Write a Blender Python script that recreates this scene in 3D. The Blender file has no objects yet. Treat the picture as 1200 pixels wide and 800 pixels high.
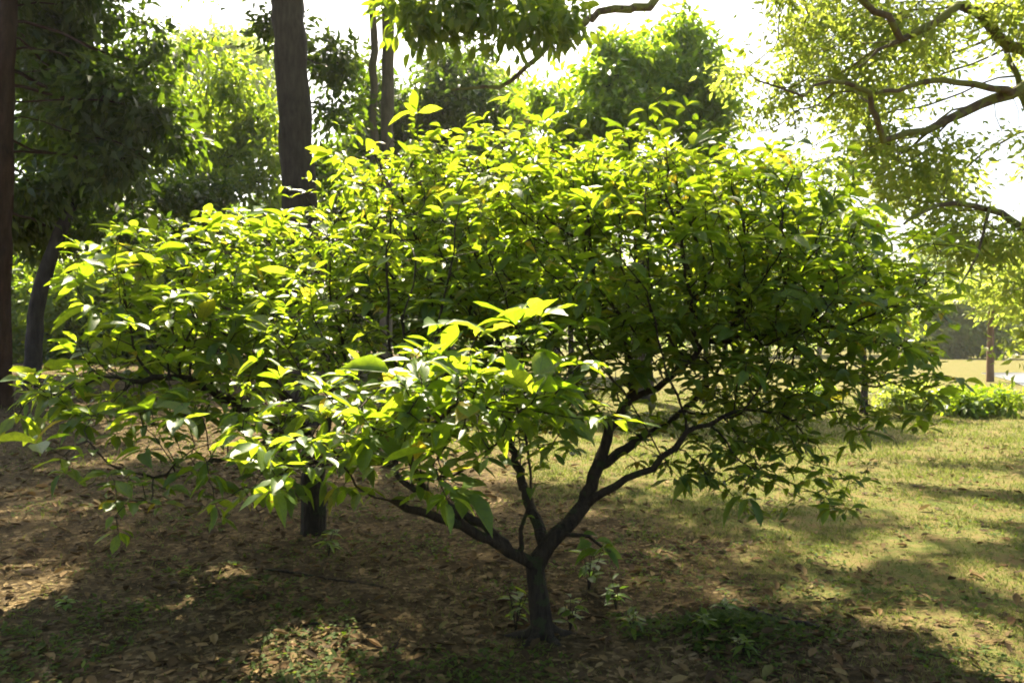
import bpy, math
import numpy as np
from mathutils import Matrix, Vector

S = bpy.context.scene
C = S.collection
rng = np.random.default_rng(11)
R = math.radians

# ------------------------------------------------------------------ camera
FPX, HU, HV, CAMZ = 934.0, 600.0, 400.0, 1.5
cd = bpy.data.cameras.new('camera'); cam = bpy.data.objects.new('camera', cd); C.objects.link(cam)
cd.sensor_width = 36.0; cd.lens = 36.0 * FPX / 1200.0
cd.clip_start = 0.05; cd.clip_end = 3000
cam.location = (0, 0, CAMZ); cam.rotation_euler = (R(90), 0, 0)
S.camera = cam

# ------------------------------------------------------------------ light
SUN_EL, SUN_AZ = 50.0, -9.0          # azimuth measured from the view direction, left is negative
SD = np.array([math.sin(R(SUN_AZ)) * math.cos(R(SUN_EL)), math.cos(R(SUN_AZ)) * math.cos(R(SUN_EL)), math.sin(R(SUN_EL))])
w = bpy.data.worlds.new('World'); S.world = w; w.use_nodes = True
nt = w.node_tree; bg = nt.nodes['Background']
sky = nt.nodes.new('ShaderNodeTexSky'); sky.sky_type = 'NISHITA'; sky.sun_disc = False
sky.sun_elevation = R(SUN_EL); sky.sun_rotation = R(SUN_AZ)
sky.air_density = 1.0; sky.dust_density = 5.0; sky.ozone_density = 1.0
nt.links.new(sky.outputs[0], bg.inputs[0]); bg.inputs[1].default_value = 0.075
sl = bpy.data.lights.new('sun', 'SUN'); sl.energy = 5.0; sl.angle = R(0.6); sl.color = (1.0, 0.89, 0.66)
so = bpy.data.objects.new('sun', sl); C.objects.link(so)
so.rotation_euler = Vector(-SD).to_track_quat('-Z', 'Y').to_euler(); so.location = (0, 0, 30)

S.view_settings.view_transform = 'Standard'; S.view_settings.look = 'None'
S.view_settings.gamma = 1.0; S.view_settings.use_curve_mapping = False
S.view_settings.exposure = 2.4
S.render.engine = 'CYCLES'
cy = S.cycles
cy.max_bounces = 6; cy.diffuse_bounces = 3; cy.glossy_bounces = 2; cy.transmission_bounces = 4; cy.volume_bounces = 1
cy.use_denoising = True; cy.caustics_reflective = False; cy.caustics_refractive = False
cy.sample_clamp_indirect = 6.0
cy.use_adaptive_sampling = True; cy.adaptive_threshold = 0.02
cy.filter_width = 1.9

# ------------------------------------------------------------------ helpers
def P(u, v, Y):
    """the world point that stands Y metres ahead where the photograph shows (u, v)"""
    return np.array([(u - HU) / FPX * Y, Y, CAMZ + (HV - v) / FPX * Y])
def G(u, v):
    """a point on the near, level ground"""
    Y = CAMZ * FPX / (v - HV)
    return np.array([(u - HU) / FPX * Y, Y, 0.0])
def sstep(a, b, x):
    t = np.clip((x - a) / (b - a), 0, 1); return t * t * (3 - 2 * t)
def _hash(ix, iy, iz):
    n = (ix * 374761393 + iy * 668265263 + iz * 1274126177) & 0x7fffffff
    n = ((n ^ (n >> 13)) * 1274126177) & 0x7fffffff
    return ((n ^ (n >> 16)) & 0xffff) / 65535.0
def vnoise(p, s=1.0):
    p = np.asarray(p, float) * s
    i = np.floor(p).astype(np.int64); f = p - i; f = f * f * (3 - 2 * f)
    r = 0
    for dx in (0, 1):
        for dy in (0, 1):
            for dz in (0, 1):
                wgt = (f[:, 0] if dx else 1 - f[:, 0]) * (f[:, 1] if dy else 1 - f[:, 1]) * (f[:, 2] if dz else 1 - f[:, 2])
                r = r + wgt * _hash(i[:, 0] + dx, i[:, 1] + dy, i[:, 2] + dz)
    return r
def n2(x, y, s, k=0.0):
    x = np.ravel(x); y = np.ravel(y)
    return vnoise(np.stack([x, y, np.full_like(x, k)], 1), s)
def gz(x, y):
    x = np.asarray(x, float); y = np.asarray(y, float); sh = x.shape
    x = x.ravel(); y = y.ravel()
    z = 0.80 * sstep(9, 18, y) * sstep(2.0, 9, -x) + 0.0 * x
    z += 0.05 * (n2(x, y, .9) - .5) + 0.022 * (n2(x, y, 4.0, 3.3) - .5)
    z += 0.10 * np.exp(-(((x - 1.12) / .38) ** 2 + ((y - 4.05) / .30) ** 2))
    return z.reshape(sh)
def lawn(x, y):
    """how grassy the ground is: litter to the left and under the bush, lawn to the right and beyond"""
    x = np.ravel(np.asarray(x, float)); y = np.ravel(np.asarray(y, float))
    e = x - 1.6 + 0.33 * (y - 4.2) * (y > 4.2) + 1.6 * (n2(x, y, .8, 7) - .5) + .8 * (n2(x, y, 2.4, 9) - .5)
    return sstep(-1.0, 1.6, e) * (1 - .8 * sstep(4.5, 7, -x))

def unit(v):
    v = np.asarray(v, float); return v / np.maximum(np.linalg.norm(v, axis=-1, keepdims=True), 1e-9)

def mesh(name, verts, polys, attrs=None, smooth=False):
    """polys: list of (M,k) int arrays; attrs: name -> per-vertex float array"""
    me = bpy.data.meshes.new(name)
    verts = np.asarray(verts, np.float32)
    polys = [np.asarray(p, np.int32) for p in polys if len(p)]
    me.vertices.add(len(verts)); me.vertices.foreach_set('co', verts.ravel())
    nl = sum(p.size for p in polys); npoly = sum(len(p) for p in polys)
    me.loops.add(nl); me.loops.foreach_set('vertex_index', np.concatenate([p.ravel() for p in polys]))
    st = []; o = 0
    for p in polys:
        st.append(o + np.arange(len(p)) * p.shape[1]); o += p.size
    me.polygons.add(npoly); me.polygons.foreach_set('loop_start', np.concatenate(st).astype(np.int32))
    for k, a in (attrs or {}).items():
        at = me.attributes.new(k, 'FLOAT', 'POINT'); at.data.foreach_set('value', np.asarray(a, np.float32))
    me.update(calc_edges=True)
    if smooth: me.polygons.foreach_set('use_smooth', np.ones(npoly, bool))
    me.validate()
    return me
def link(name, me, mat=None, parent=None, kind=None, loc=None):
    o = bpy.data.objects.new(name, me); C.objects.link(o)
    if mat and not me.materials: me.materials.append(mat)
    if parent: o.parent = parent
    if kind: o['kind'] = kind
    if loc is not None: o.location = loc
    return o
def thing(name, label, cat, loc, group=None):
    o = bpy.data.objects.new(name, None); C.objects.link(o)
    o.empty_display_size = .2; o.location = loc
    o['label'] = label; o['category'] = cat
    if group: o['group'] = group
    return o
def tag(o, label, cat, group=None):
    o['label'] = label; o['category'] = cat
    if group: o['group'] = group
    return o

# ------------------------------------------------------------------ materials
class M:
    def __init__(s, name):
        s.m = bpy.data.materials.new(name); s.m.use_nodes = True; s.t = s.m.node_tree; s.t.nodes.clear()
        s.out = s.n('OutputMaterial')
    def n(s, typ, **kw):
        nd = s.t.nodes.new('ShaderNode' + typ)
        for k, v in kw.items(): setattr(nd, k, v)
        return nd
    def l(s, a, b): s.t.links.new(a, b)
    def ramp(s, fac, stops):
        r = s.n('ValToRGB'); e = r.color_ramp.elements
        e[0].position, e[0].color = stops[0][0], (*stops[0][1], 1)
        e[1].position, e[1].color = stops[-1][0], (*stops[-1][1], 1)
        for p, c in stops[1:-1]:
            x = e.new(p); x.color = (*c, 1)
        s.l(fac, r.inputs[0]); return r.outputs[0]
    def noise(s, scale, detail=3, vec=None, rough=.55):
        n = s.n('TexNoise'); n.inputs['Scale'].default_value = scale; n.inputs['Detail'].default_value = detail
        n.inputs['Roughness'].default_value = rough
        if vec is None: vec = s.n('NewGeometry').outputs['Position']
        s.l(vec, n.inputs['Vector']); return n.outputs['Fac']
    def mix(s, fac, a, b, mode='MIX'):
        x = s.n('Mix', data_type='RGBA', blend_type=mode)
        for sock, v in ((x.inputs[0], fac), (x.inputs[6], a), (x.inputs[7], b)):
            if isinstance(v, (int, float)): sock.default_value = v
            elif isinstance(v, tuple): sock.default_value = (*v, 1)
            else: s.l(v, sock)
        return x.outputs[2]
    def math(s, op, a, b=None):
        x = s.n('Math', operation=op)
        for k, v in enumerate((a, b)):
            if v is None: continue
            if isinstance(v, (int, float)): x.inputs[k].default_value = v
            else: s.l(v, x.inputs[k])
        return x.outputs[0]

def leaf_mat(name, stops, tstops, tfac=.5, rough=.42, rib=None, spec=.5):
    m = M(name)
    at = m.n('Attribute', attribute_name='rnd'); oi = m.n('ObjectInfo')
    r = m.math('FRACT', m.math('ADD', at.outputs['Fac'], oi.outputs['Random']))
    col = m.ramp(r, stops); tc = m.ramp(r, tstops)
    if rib:
        ra = m.n('Attribute', attribute_name='across'); al = m.n('Attribute', attribute_name='along')
        mid = m.math('LESS_THAN', m.math('ABSOLUTE', ra.outputs['Fac']), .07)
        v = m.math('ADD', m.math('MULTIPLY', al.outputs['Fac'], 34.0), m.math('MULTIPLY', m.math('ABSOLUTE', ra.outputs['Fac']), -9.0))
        vein = m.math('GREATER_THAN', m.math('SINE', v), .86)
        f = m.math('MAXIMUM', m.math('MULTIPLY', mid, .75), m.math('MULTIPLY', vein, .35))
        col = m.mix(f, col, rib)
        mot = m.noise(55, 4, None, .7)
        tc = m.mix(m.math('MULTIPLY', f, .55), tc, (.10, .17, .008))
        tc = m.mix(m.ramp(mot, [(.42, (0, 0, 0)), (.7, (.55, .55, .55))]), tc, (.14, .2, .01))
        brn = m.ramp(m.noise(17, 3, None, .6), [(.66, (0, 0, 0)), (.70, (.85, .85, .85))])
        col = m.mix(brn, col, (.10, .06, .025)); tc = m.mix(brn, tc, (.16, .09, .02))
        sp = m.noise(40, 2); col = m.mix(m.math('MULTIPLY', sp, .35), col, (.03, .05, .012))
    b = m.n('BsdfPrincipled'); b.inputs['Roughness'].default_value = rough; b.inputs['Specular IOR Level'].default_value = spec
    m.l(col, b.inputs['Base Color'])
    t = m.n('BsdfTranslucent'); m.l(tc, t.inputs[0])
    x = m.n('MixShader'); x.inputs[0].default_value = tfac
    m.l(b.outputs[0], x.inputs[1]); m.l(t.outputs[0], x.inputs[2]); m.l(x.outputs[0], m.out.inputs[0])
    return m.m
def bark_mat(name, dark, light, scale=6.0, moss=None, mossfac=.5, bump=.5):
    m = M(name)
    pos = m.n('NewGeometry').outputs['Position']
    mp = m.n('Mapping'); mp.inputs['Scale'].default_value = (1, 1, .22); m.l(pos, mp.inputs[0])
    a = m.noise(scale * 3, 6, mp.outputs[0], .65); b2 = m.noise(scale * .5, 3)
    col = m.ramp(m.math('ADD', m.math('MULTIPLY', a, .7), m.math('MULTIPLY', b2, .3)), [(.32, dark), (.68, light)])
    if moss:
        k = m.math('GREATER_THAN', m.noise(scale * .9, 4), mossfac)
        col = m.mix(m.math('MULTIPLY', k, .8), col, moss)
    b = m.n('BsdfPrincipled'); b.inputs['Roughness'].default_value = .9; b.inputs['Specular IOR Level'].default_value = .2
    m.l(col, b.inputs['Base Color'])
    bu = m.n('Bump'); bu.inputs['Strength'].default_value = bump; bu.inputs['Distance'].default_value = .03
    m.l(a, bu.inputs['Height']); m.l(bu.outputs[0], b.inputs['Normal']); m.l(b.outputs[0], m.out.inputs[0])
    return m.m

MAT = {}
MAT['bush_leaf'] = leaf_mat('bush_leaf', [(0, (.045, .105, .016)), (.45, (.072, .145, .02)), (.85, (.10, .175, .025)), (.97, (.12, .19, .028)), (1, (.25, .2, .03))],
                            [(0, (.22, .36, .010)), (.5, (.38, .52, .015)), (.95, (.54, .64, .03)), (1, (.7, .5, .04))], .52, .44, spec=.4, rib=(.14, .2, .06))
MAT['young_leaf'] = leaf_mat('young_leaf', [(0, (.06, .13, .02)), (1, (.10, .17, .03))], [(0, (.28, .5, .03)), (1, (.42, .6, .05))], .5, .4)
MAT['dome_leaf'] = leaf_mat('dome_leaf', [(0, (.05, .11, .016)), (1, (.12, .19, .03))], [(0, (.24, .42, .012)), (1, (.46, .62, .025))], .5, .4, spec=.4)
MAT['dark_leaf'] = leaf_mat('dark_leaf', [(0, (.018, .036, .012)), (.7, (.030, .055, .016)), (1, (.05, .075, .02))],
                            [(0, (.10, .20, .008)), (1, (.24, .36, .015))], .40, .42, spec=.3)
MAT['mid_leaf'] = leaf_mat('mid_leaf', [(0, (.04, .085, .016)), (.6, (.07, .125, .022)), (1, (.11, .16, .03))],
                           [(0, (.22, .36, .012)), (1, (.46, .58, .025))], .48, .42, spec=.3)
MAT['weed_leaf'] = leaf_mat('weed_leaf', [(0, (.03, .055, .012)), (1, (.06, .09, .02))], [(0, (.14, .24, .01)), (1, (.26, .34, .02))], .35, .7, spec=.1)
MAT['yellow_leaf'] = leaf_mat('yellow_leaf', [(0, (.06, .10, .02)), (1, (.11, .14, .03))], [(0, (.36, .5, .05)), (1, (.55, .6, .08))], .5, .5)
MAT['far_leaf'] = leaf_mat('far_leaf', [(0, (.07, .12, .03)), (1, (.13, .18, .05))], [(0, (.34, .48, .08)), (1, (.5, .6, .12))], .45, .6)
MAT['bark_bush'] = bark_mat('bark_bush', (.010, .007, .005), (.058, .043, .027), 14, (.035, .042, .015), .6, 1.0)
MAT['bark_dark'] = bark_mat('bark_dark', (.018, .015, .014), (.062, .053, .046), 5)
MAT['bark_red'] = bark_mat('bark_red', (.016, .008, .005), (.06, .03, .017), 5)
MAT['bark_tan'] = bark_mat('bark_tan', (.10, .06, .04), (.22, .14, .09), 5)
MAT['bark_pale'] = bark_mat('bark_pale', (.08, .07, .055), (.19, .165, .135), 6)
MAT['bark_moss'] = bark_mat('bark_moss', (.05, .035, .022), (.15, .11, .07), 5, (.16, .17, .04), .48, .9)

def litter_mat():
    m = M('litter')
    at = m.n('Attribute', attribute_name='rnd'); oi = m.n('ObjectInfo')
    r = m.math('FRACT', m.math('ADD', at.outputs['Fac'], oi.outputs['Random']))
    col = m.ramp(r, [(0, (.05, .03, .015)), (.3, (.085, .056, .022)), (.55, (.15, .098, .038)), (.75, (.26, .18, .075)), (.84, (.14, .062, .024)), (.9, (.32, .22, .10)), (1, (.15, .14, .04))])
    col = m.mix(m.math('MULTIPLY', m.noise(60, 3), .6), col, (.05, .035, .02))
    b = m.n('BsdfPrincipled'); b.inputs['Roughness'].default_value = .8; b.inputs['Specular IOR Level'].default_value = .12; m.l(col, b.inputs['Base Color'])
    t = m.n('BsdfTranslucent'); m.l(col, t.inputs[0])
    x = m.n('MixShader'); x.inputs[0].default_value = .15
    m.l(b.outputs[0], x.inputs[1]); m.l(t.outputs[0], x.inputs[2]); m.l(x.outputs[0], m.out.inputs[0])
    return m.m
MAT['litter'] = litter_mat()
def grass_mat():
    m = M('grass')
    at = m.n('Attribute', attribute_name='rnd')
    f = m.math('ADD', m.math('MULTIPLY', at.outputs['Fac'], .6), m.math('MULTIPLY', m.noise(1.3, 3), .5))
    col = m.ramp(f, [(.1, (.045, .065, .017)), (.45, (.08, .09, .025)), (.7, (.13, .115, .042)), (1, (.22, .16, .075))])
    b = m.n('BsdfPrincipled'); b.inputs['Roughness'].default_value = .7; b.inputs['Specular IOR Level'].default_value = .12; m.l(col, b.inputs['Base Color'])
    t = m.n('BsdfTranslucent'); m.l(m.mix(.5, col, (.3, .4, .06)), t.inputs[0])
    x = m.n('MixShader'); x.inputs[0].default_value = .35
    m.l(b.outputs[0], x.inputs[1]); m.l(t.outputs[0], x.inputs[2]); m.l(x.outputs[0], m.out.inputs[0])
    return m.m
MAT['grass'] = grass_mat()
def ground_mat():
    m = M('ground')
    a = m.n('Attribute', attribute_name='lawn').outputs['Fac']
    n1 = m.noise(3.2, 6, None, .7); n3 = m.noise(22, 5, None, .7); n4 = m.noise(90, 3)
    vo = m.n('TexVoronoi'); vo.inputs['Scale'].default_value = 34; m.l(m.n('NewGeometry').outputs['Position'], vo.inputs['Vector'])
    flake = m.n('SeparateColor'); m.l(vo.outputs['Color'], flake.inputs[0])
    soil = m.ramp(n3, [(.3, (.018, .013, .007)), (.55, (.042, .031, .016)), (.75, (.08, .06, .03))])
    lit = m.ramp(flake.outputs[0], [(0, (.035, .026, .014)), (.5, (.09, .064, .033)), (.8, (.15, .11, .055)), (1, (.24, .18, .10))])
    base = m.mix(m.ramp(n1, [(.35, (0, 0, 0)), (.6, (.9, .9, .9))]), soil, lit)
    gr = m.ramp(m.math('ADD', m.math('MULTIPLY', n3, .5), m.math('MULTIPLY', n1, .5)), [(.34, (.045, .06, .017)), (.45, (.08, .09, .026)), (.53, (.12, .10, .04)), (.64, (.12, .08, .04))])
    k = m.math('ADD', a, m.math('MULTIPLY', m.math('SUBTRACT', n1, .5), 1.3))
    col = m.mix(m.ramp(k, [(.3, (0, 0, 0)), (.62, (1, 1, 1))]), base, gr)
    b = m.n('BsdfPrincipled'); b.inputs['Roughness'].default_value = 1; b.inputs['Specular IOR Level'].default_value = .03
    m.l(col, b.inputs['Base Color'])
    bu = m.n('Bump'); bu.inputs['Strength'].default_value = .7; bu.inputs['Distance'].default_value = .03
    m.l(m.math('ADD', m.math('MULTIPLY', n3, .7), m.math('MULTIPLY', n4, .3)), bu.inputs['Height']); m.l(bu.outputs[0], b.inputs['Normal'])
    m.l(b.outputs[0], m.out.inputs[0])
    return m.m
MAT['ground'] = ground_mat()
def path_mat():
    m = M('path'); b = m.n('BsdfPrincipled'); b.inputs['Roughness'].default_value = .9
    m.l(m.ramp(m.noise(4, 6), [(.3, (.34, .32, .28)), (.7, (.5, .48, .43))]), b.inputs['Base Color']); m.l(b.outputs[0], m.out.inputs[0]); return m.m
MAT['path'] = path_mat()

# ------------------------------------------------------------------ the ground
def build_ground():
    k = np.linspace(-1, 1, 341)
    xs = 2.2 * np.sinh(k * 6.6) / 1.0
    xs = xs * (260 / xs[-1])
    t = np.linspace(0, 1, 361)
    ys = -30 + 0 * t
    ys = np.concatenate([np.linspace(-40, 1.6, 14), 1.6 + 1.9 * (np.exp(t[1:] * 4.95) - 1)])
    X, Y = np.meshgrid(xs, ys)
    Z = gz(X, Y)
    nx, ny = len(xs), len(ys)
    idx = np.arange(nx * ny).reshape(ny, nx)
    q = np.stack([idx[:-1, :-1].ravel(), idx[:-1, 1:].ravel(), idx[1:, 1:].ravel(), idx[1:, :-1].ravel()], 1)
    me = mesh('ground', np.stack([X.ravel(), Y.ravel(), Z.ravel()], 1), [q], {'lawn': lawn(X, Y)}, True)
    link('ground', me, MAT['ground'], kind='structure')
build_ground()
def path():
    pts = [(1150, 437), (1300, 437), (1300, 466), (1204, 455), (1184, 446)]
    v = np.array([G(u, q) for u, q in pts]); v[:, 2] = gz(v[:, 0], v[:, 1]) + .03
    lo = v.copy(); lo[:, 2] -= .08; n = len(v); a = np.arange(n)
    link('path', mesh('path', np.concatenate([v, lo]), [a[None], np.stack([a, (a + 1) % n, (a + 1) % n + n, a + n], 1)]), MAT['path'], kind='structure')
path()

# ------------------------------------------------------------------ leaf shapes
def leaf_shape(stations, widths, droop, fold, wave=0.0):
    """a blade along +y (length 1), folded along its rib, drooping at the tip"""
    v = []; ac = []; al = []; quads = []; tris = []
    ns = len(stations); rows = []
    for s, wd in zip(stations, widths):
        z = -droop * s * s
        if wd == 0:
            rows.append([len(v)]); v.append((0, s, z)); ac.append(0); al.append(s)
        else:
            o = len(v); rows.append([o, o + 1, o + 2])
            wz = fold * wd + wave * math.sin(s * 9)
            v += [(-wd, s, z + wz), (0, s, z), (wd, s, z + fold * wd - wave * math.sin(s * 9 + 1))]
            ac += [-1, 0, 1]; al += [s, s, s]
    for a, b in zip(rows[:-1], rows[1:]):
        if len(a) == 1: tris += [(a[0], b[1], b[0]), (a[0], b[2], b[1])]
        elif len(b) == 1: tris += [(a[0], a[1], b[0]), (a[1], a[2], b[0])]
        else: quads += [(a[0], a[1], b[1], b[0]), (a[1], a[2], b[2], b[1])]
    return np.array(v, float), np.array(quads, int).reshape(-1, 4), np.array(tris, int).reshape(-1, 3), np.array(ac), np.array(al)
BIG = [leaf_shape([0, .07, .26, .52, .76, .91, 1], [0.008, .035, .155 * wk, .21 * wk, .15 * wk, .045, 0], d, f, wv) for d, f, wv, wk in
       ((.10, .35, .012, 1), (.28, .30, .02, .9), (.45, .45, .015, 1.1), (.2, .15, .03, 1.0), (.6, .6, .02, .8), (-.08, .5, .02, 1.15), (.35, .9, .01, 1.0))]
SMALL = [leaf_shape([0, .45, 1], [0, .21, 0], d, f) for d, f in ((.1, .3), (.35, .4))]
FLAT = [leaf_shape([0, .5, 1], [0, .26, 0], d, f) for d, f in ((.0, .2), (.2, .35))]
CURL = [leaf_shape([0, .3, .65, 1], [.02, .2, .22, 0], d, f, wv) for d, f, wv in ((-.15, .5, .03), (.25, -.3, .05), (-.3, .9, .02))]

def frames(d, n):
    """rotation matrices with y along d and z near n"""
    d = unit(d); x = unit(np.cross(d, n)); z = np.cross(x, d)
    return np.stack([x, d, z], 2)
def stamp(shapes, pos, rot, size, pick=None, rnd=None):
    """one mesh's worth of leaves: returns verts, polys, attrs"""
    N = len(pos)
    if pick is None: pick = rng.integers(0, len(shapes), N)
    if rnd is None: rnd = rng.random(N)
    V = []; Q = []; T = []; RN = []; AC = []; AL = []; o = 0
    for k, (v, q, t, ac, al) in enumerate(shapes):
        m = pick == k; c = int(m.sum())
        if not c: continue
        vv = np.einsum('nij,vj->nvi', rot[m] * size[m][:, None, None], v) + pos[m][:, None, :]
        V.append(vv.reshape(-1, 3)); off = o + np.arange(c)[:, None, None] * len(v)
        if len(q): Q.append((q[None] + off).reshape(-1, 4))
        if len(t): T.append((t[None] + off).reshape(-1, 3))
        RN.append(np.repeat(rnd[m], len(v))); AC.append(np.tile(ac, c)); AL.append(np.tile(al, c)); o += c * len(v)
    return np.concatenate(V), ([np.concatenate(Q)] if Q else []) + ([np.concatenate(T)] if T else []), \
        {'rnd': np.concatenate(RN), 'across': np.concatenate(AC), 'along': np.concatenate(AL)}
BIG_ME = {}
def shape_mesh(kind, shapes, k, mat):
    key = (kind, k, mat)
    if key not in BIG_ME:
        v, q, t, ac, al = shapes[k]
        me = mesh('leaf_' + kind, v, [q, t], {'rnd': np.zeros(len(v)), 'across': ac, 'along': al}, True)
        me.materials.append(MAT[mat]); BIG_ME[key] = me
    return BIG_ME[key]
def set_pose(o, p, rot, s):
    m = Matrix([[*(rot[i] * s), p[i]] for i in range(3)] + [[0, 0, 0, 1]])
    o.matrix_basis = m
def biggest(pos, size, n, bin_px=13):
    """the n leaves that show largest and are not hidden by nearer ones"""
    d = pos[:, 1]; u = HU + FPX * pos[:, 0] / d; v = HV - FPX * (pos[:, 2] - CAMZ) / d
    ok = (d > .5) & (u > -5) & (u < 1205) & (v > -5) & (v < 805)
    order = np.argsort(d); seen = {}; sel = []
    for i in order:
        if not ok[i]: continue
        key = (int(u[i] // bin_px), int(v[i] // bin_px))
        if key in seen: continue
        seen[key] = 1; sel.append(i)
    sel = np.array(sel, int)
    return sel[np.argsort(-(size[sel] / d[sel]))][:n]
def leaves(parent, base, kind, shapes, mat, pos, rot, size, single=0, name='leaf', bulk='foliage'):
    pick = rng.integers(0, len(shapes), len(pos)); rest = np.ones(len(pos), bool)
    if single:
        for i in biggest(pos, size, single):
            o = link(name, shape_mesh(kind, shapes, int(pick[i]), mat), None, parent)
            set_pose(o, pos[i] - base, rot[i], size[i]); rest[i] = False
    if rest.any():
        v, p, a = stamp(shapes, pos[rest] - base, rot[rest], size[rest], pick[rest])
        link(bulk, mesh(bulk, v, p, a, True), MAT[mat], parent, 'stuff')

# ------------------------------------------------------------------ wood
def polyline(pts, step):
    pts = np.asarray(pts, float); out = [pts[0]]
    for a, b in zip(pts[:-1], pts[1:]):
        n = max(1, int(round(np.linalg.norm(b - a) / step)))
        for k in range(1, n + 1): out.append(a + (b - a) * k / n)
    return np.array(out)
class Wood:
    """a branching skeleton: nodes with parents, grown towards points in the crown"""
    def __init__(s, step): s.p = []; s.par = []; s.g = []; s.fix = []; s.step = step; s.ng = 0
    def limb(s, pts, r0=None, r1=None, frm=None, jitter=0.0):
        pl = polyline(pts, s.step); g = s.ng; s.ng += 1
        if frm is None and s.p:
            d = np.linalg.norm(np.array(s.p) - pl[0], axis=1); frm = int(np.argmin(d))
        last = -1 if frm is None else frm
        for k, q in enumerate(pl):
            if k == 0 and last >= 0 and np.linalg.norm(s.p[last] - q) < s.step * .6: continue
            q = q + (rng.normal(0, jitter, 3) if 0 < k else 0)
            s.p.append(q); s.par.append(last); s.g.append(g)
            f = k / max(1, len(pl) - 1)
            s.fix.append(0 if r0 is None else r0 + (r1 - r0) * f); last = len(s.p) - 1
        return last
    def grow(s, A, di, dk, iters=120, inertia=.35, wander=.15, skip=0):
        A = np.asarray(A, float); p = np.array(s.p); near = np.zeros(len(A), int); dist = np.full(len(A), 1e9)
        own = np.array([0 if g < skip else 1 for g in s.g], bool)
        cand = np.where(own)[0] if own.any() else np.arange(len(p))
        D = np.linalg.norm(A[:, None] - p[cand][None], axis=2); near = cand[D.argmin(1)]; dist = D.min(1)
        alive = dist > dk; last_dir = {}; kids = {}
        for it in range(iters):
            act = alive & (dist < di)
            if not act.any():
                if alive.any() and it < iters - 5: act = alive & (dist < dist[alive].min() * 1.3)
                else: break
            idx = near[act]; dv = unit(A[act] - np.array(s.p)[idx])
            uq, inv = np.unique(idx, return_inverse=True); acc = np.zeros((len(uq), 3)); np.add.at(acc, inv, dv)
            new = []
            for j, n in enumerate(uq):
                d = acc[j]; pr = s.par[n]
                if np.linalg.norm(d) < 1e-3: d = rng.normal(0, 1, 3)
                d = unit(d)
                if pr >= 0: d = d + inertia * unit(s.p[n] - s.p[pr])
                d = unit(d + rng.normal(0, wander, 3)); q = s.p[n] + d * s.step
                if any(np.linalg.norm(q - c) < s.step * .45 for c in kids.get(n, [])):
                    alive[act & (near == n) & (rng.random(len(A)) < .5)] = False; continue
                kids.setdefault(n, []).append(q); new.append((n, q))
            if not new: continue
            o = len(s.p)
            for n, q in new:
                s.p.append(q); s.par.append(int(n)); s.fix.append(0)
                if s.g[n] < skip: s.g.append(s.ng); s.ng += 1
                else: s.g.append(s.g[n])
            Q = np.array([q for _, q in new]); D = np.linalg.norm(A[:, None] - Q[None], axis=2)
            b = D.argmin(1); bd = D.min(1); m = bd < dist
            near[m] = o + b[m]; dist[m] = bd[m]; alive &= dist > dk
    def radii(s, tip=.004, pw=2.4, cap=None):
        n = len(s.p); acc = np.zeros(n); r = np.zeros(n)
        for i in range(n - 1, -1, -1):
            r[i] = max(tip, acc[i] ** (1 / pw)) if acc[i] > 0 else tip
            if cap: r[i] = min(r[i], cap)
            if s.fix[i]: r[i] = s.fix[i]
            if s.par[i] >= 0: acc[s.par[i]] += min(r[i], .6 * s.fix[i] if s.fix[i] else r[i]) ** pw
        s.r = r; return r
    def tips(s):
        has = np.zeros(len(s.p), bool)
        for q in s.par:
            if q >= 0: has[q] = True
        return np.where(~has)[0]
    def tubes(s, thing_, base, mat, names, knob=.0):
        """one mesh per group: names(g) gives the part's name"""
        n = len(s.p); ch = [[] for _ in range(n)]
        for i, q in enumerate(s.par):
            if q >= 0: ch[q].append(i)
        p = np.array(s.p); G_ = {}
        starts = [(i, -1) for i in range(n) if s.par[i] < 0]
        while starts:
            i, pr = starts.pop(); chain = ([pr] if pr >= 0 else []) + [i]; g = s.g[i]; cur = i
            while ch[cur]:
                c = sorted(ch[cur], key=lambda k: (-(s.g[k] == g), -s.r[k]))
                nxt = c[0] if s.g[c[0]] == g else None
                for k in c:
                    if k != nxt: starts.append((k, cur))
                if nxt is None: break
                chain.append(nxt); cur = nxt
            if len(chain) < 2: continue
            pts = p[chain]; rr = s.r[chain].copy()
            if pr >= 0: rr[0] = min(rr[0], rr[1] * 1.25)
            kk = 10 if rr.max() > .05 else (6 if rr.max() > .012 else 4)
            V, Q = tube(pts, rr, kk, knob); d = G_.setdefault(g, [[], [], 0])
            d[0].append(V); d[1].append(Q + d[2]); d[2] += len(V)
        for g in sorted(G_):
            V, Q, _ = G_[g]
            link(names(g), mesh(names(g), np.concatenate(V) - base, [np.concatenate(Q)], None, True), MAT[mat], thing_)
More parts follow.
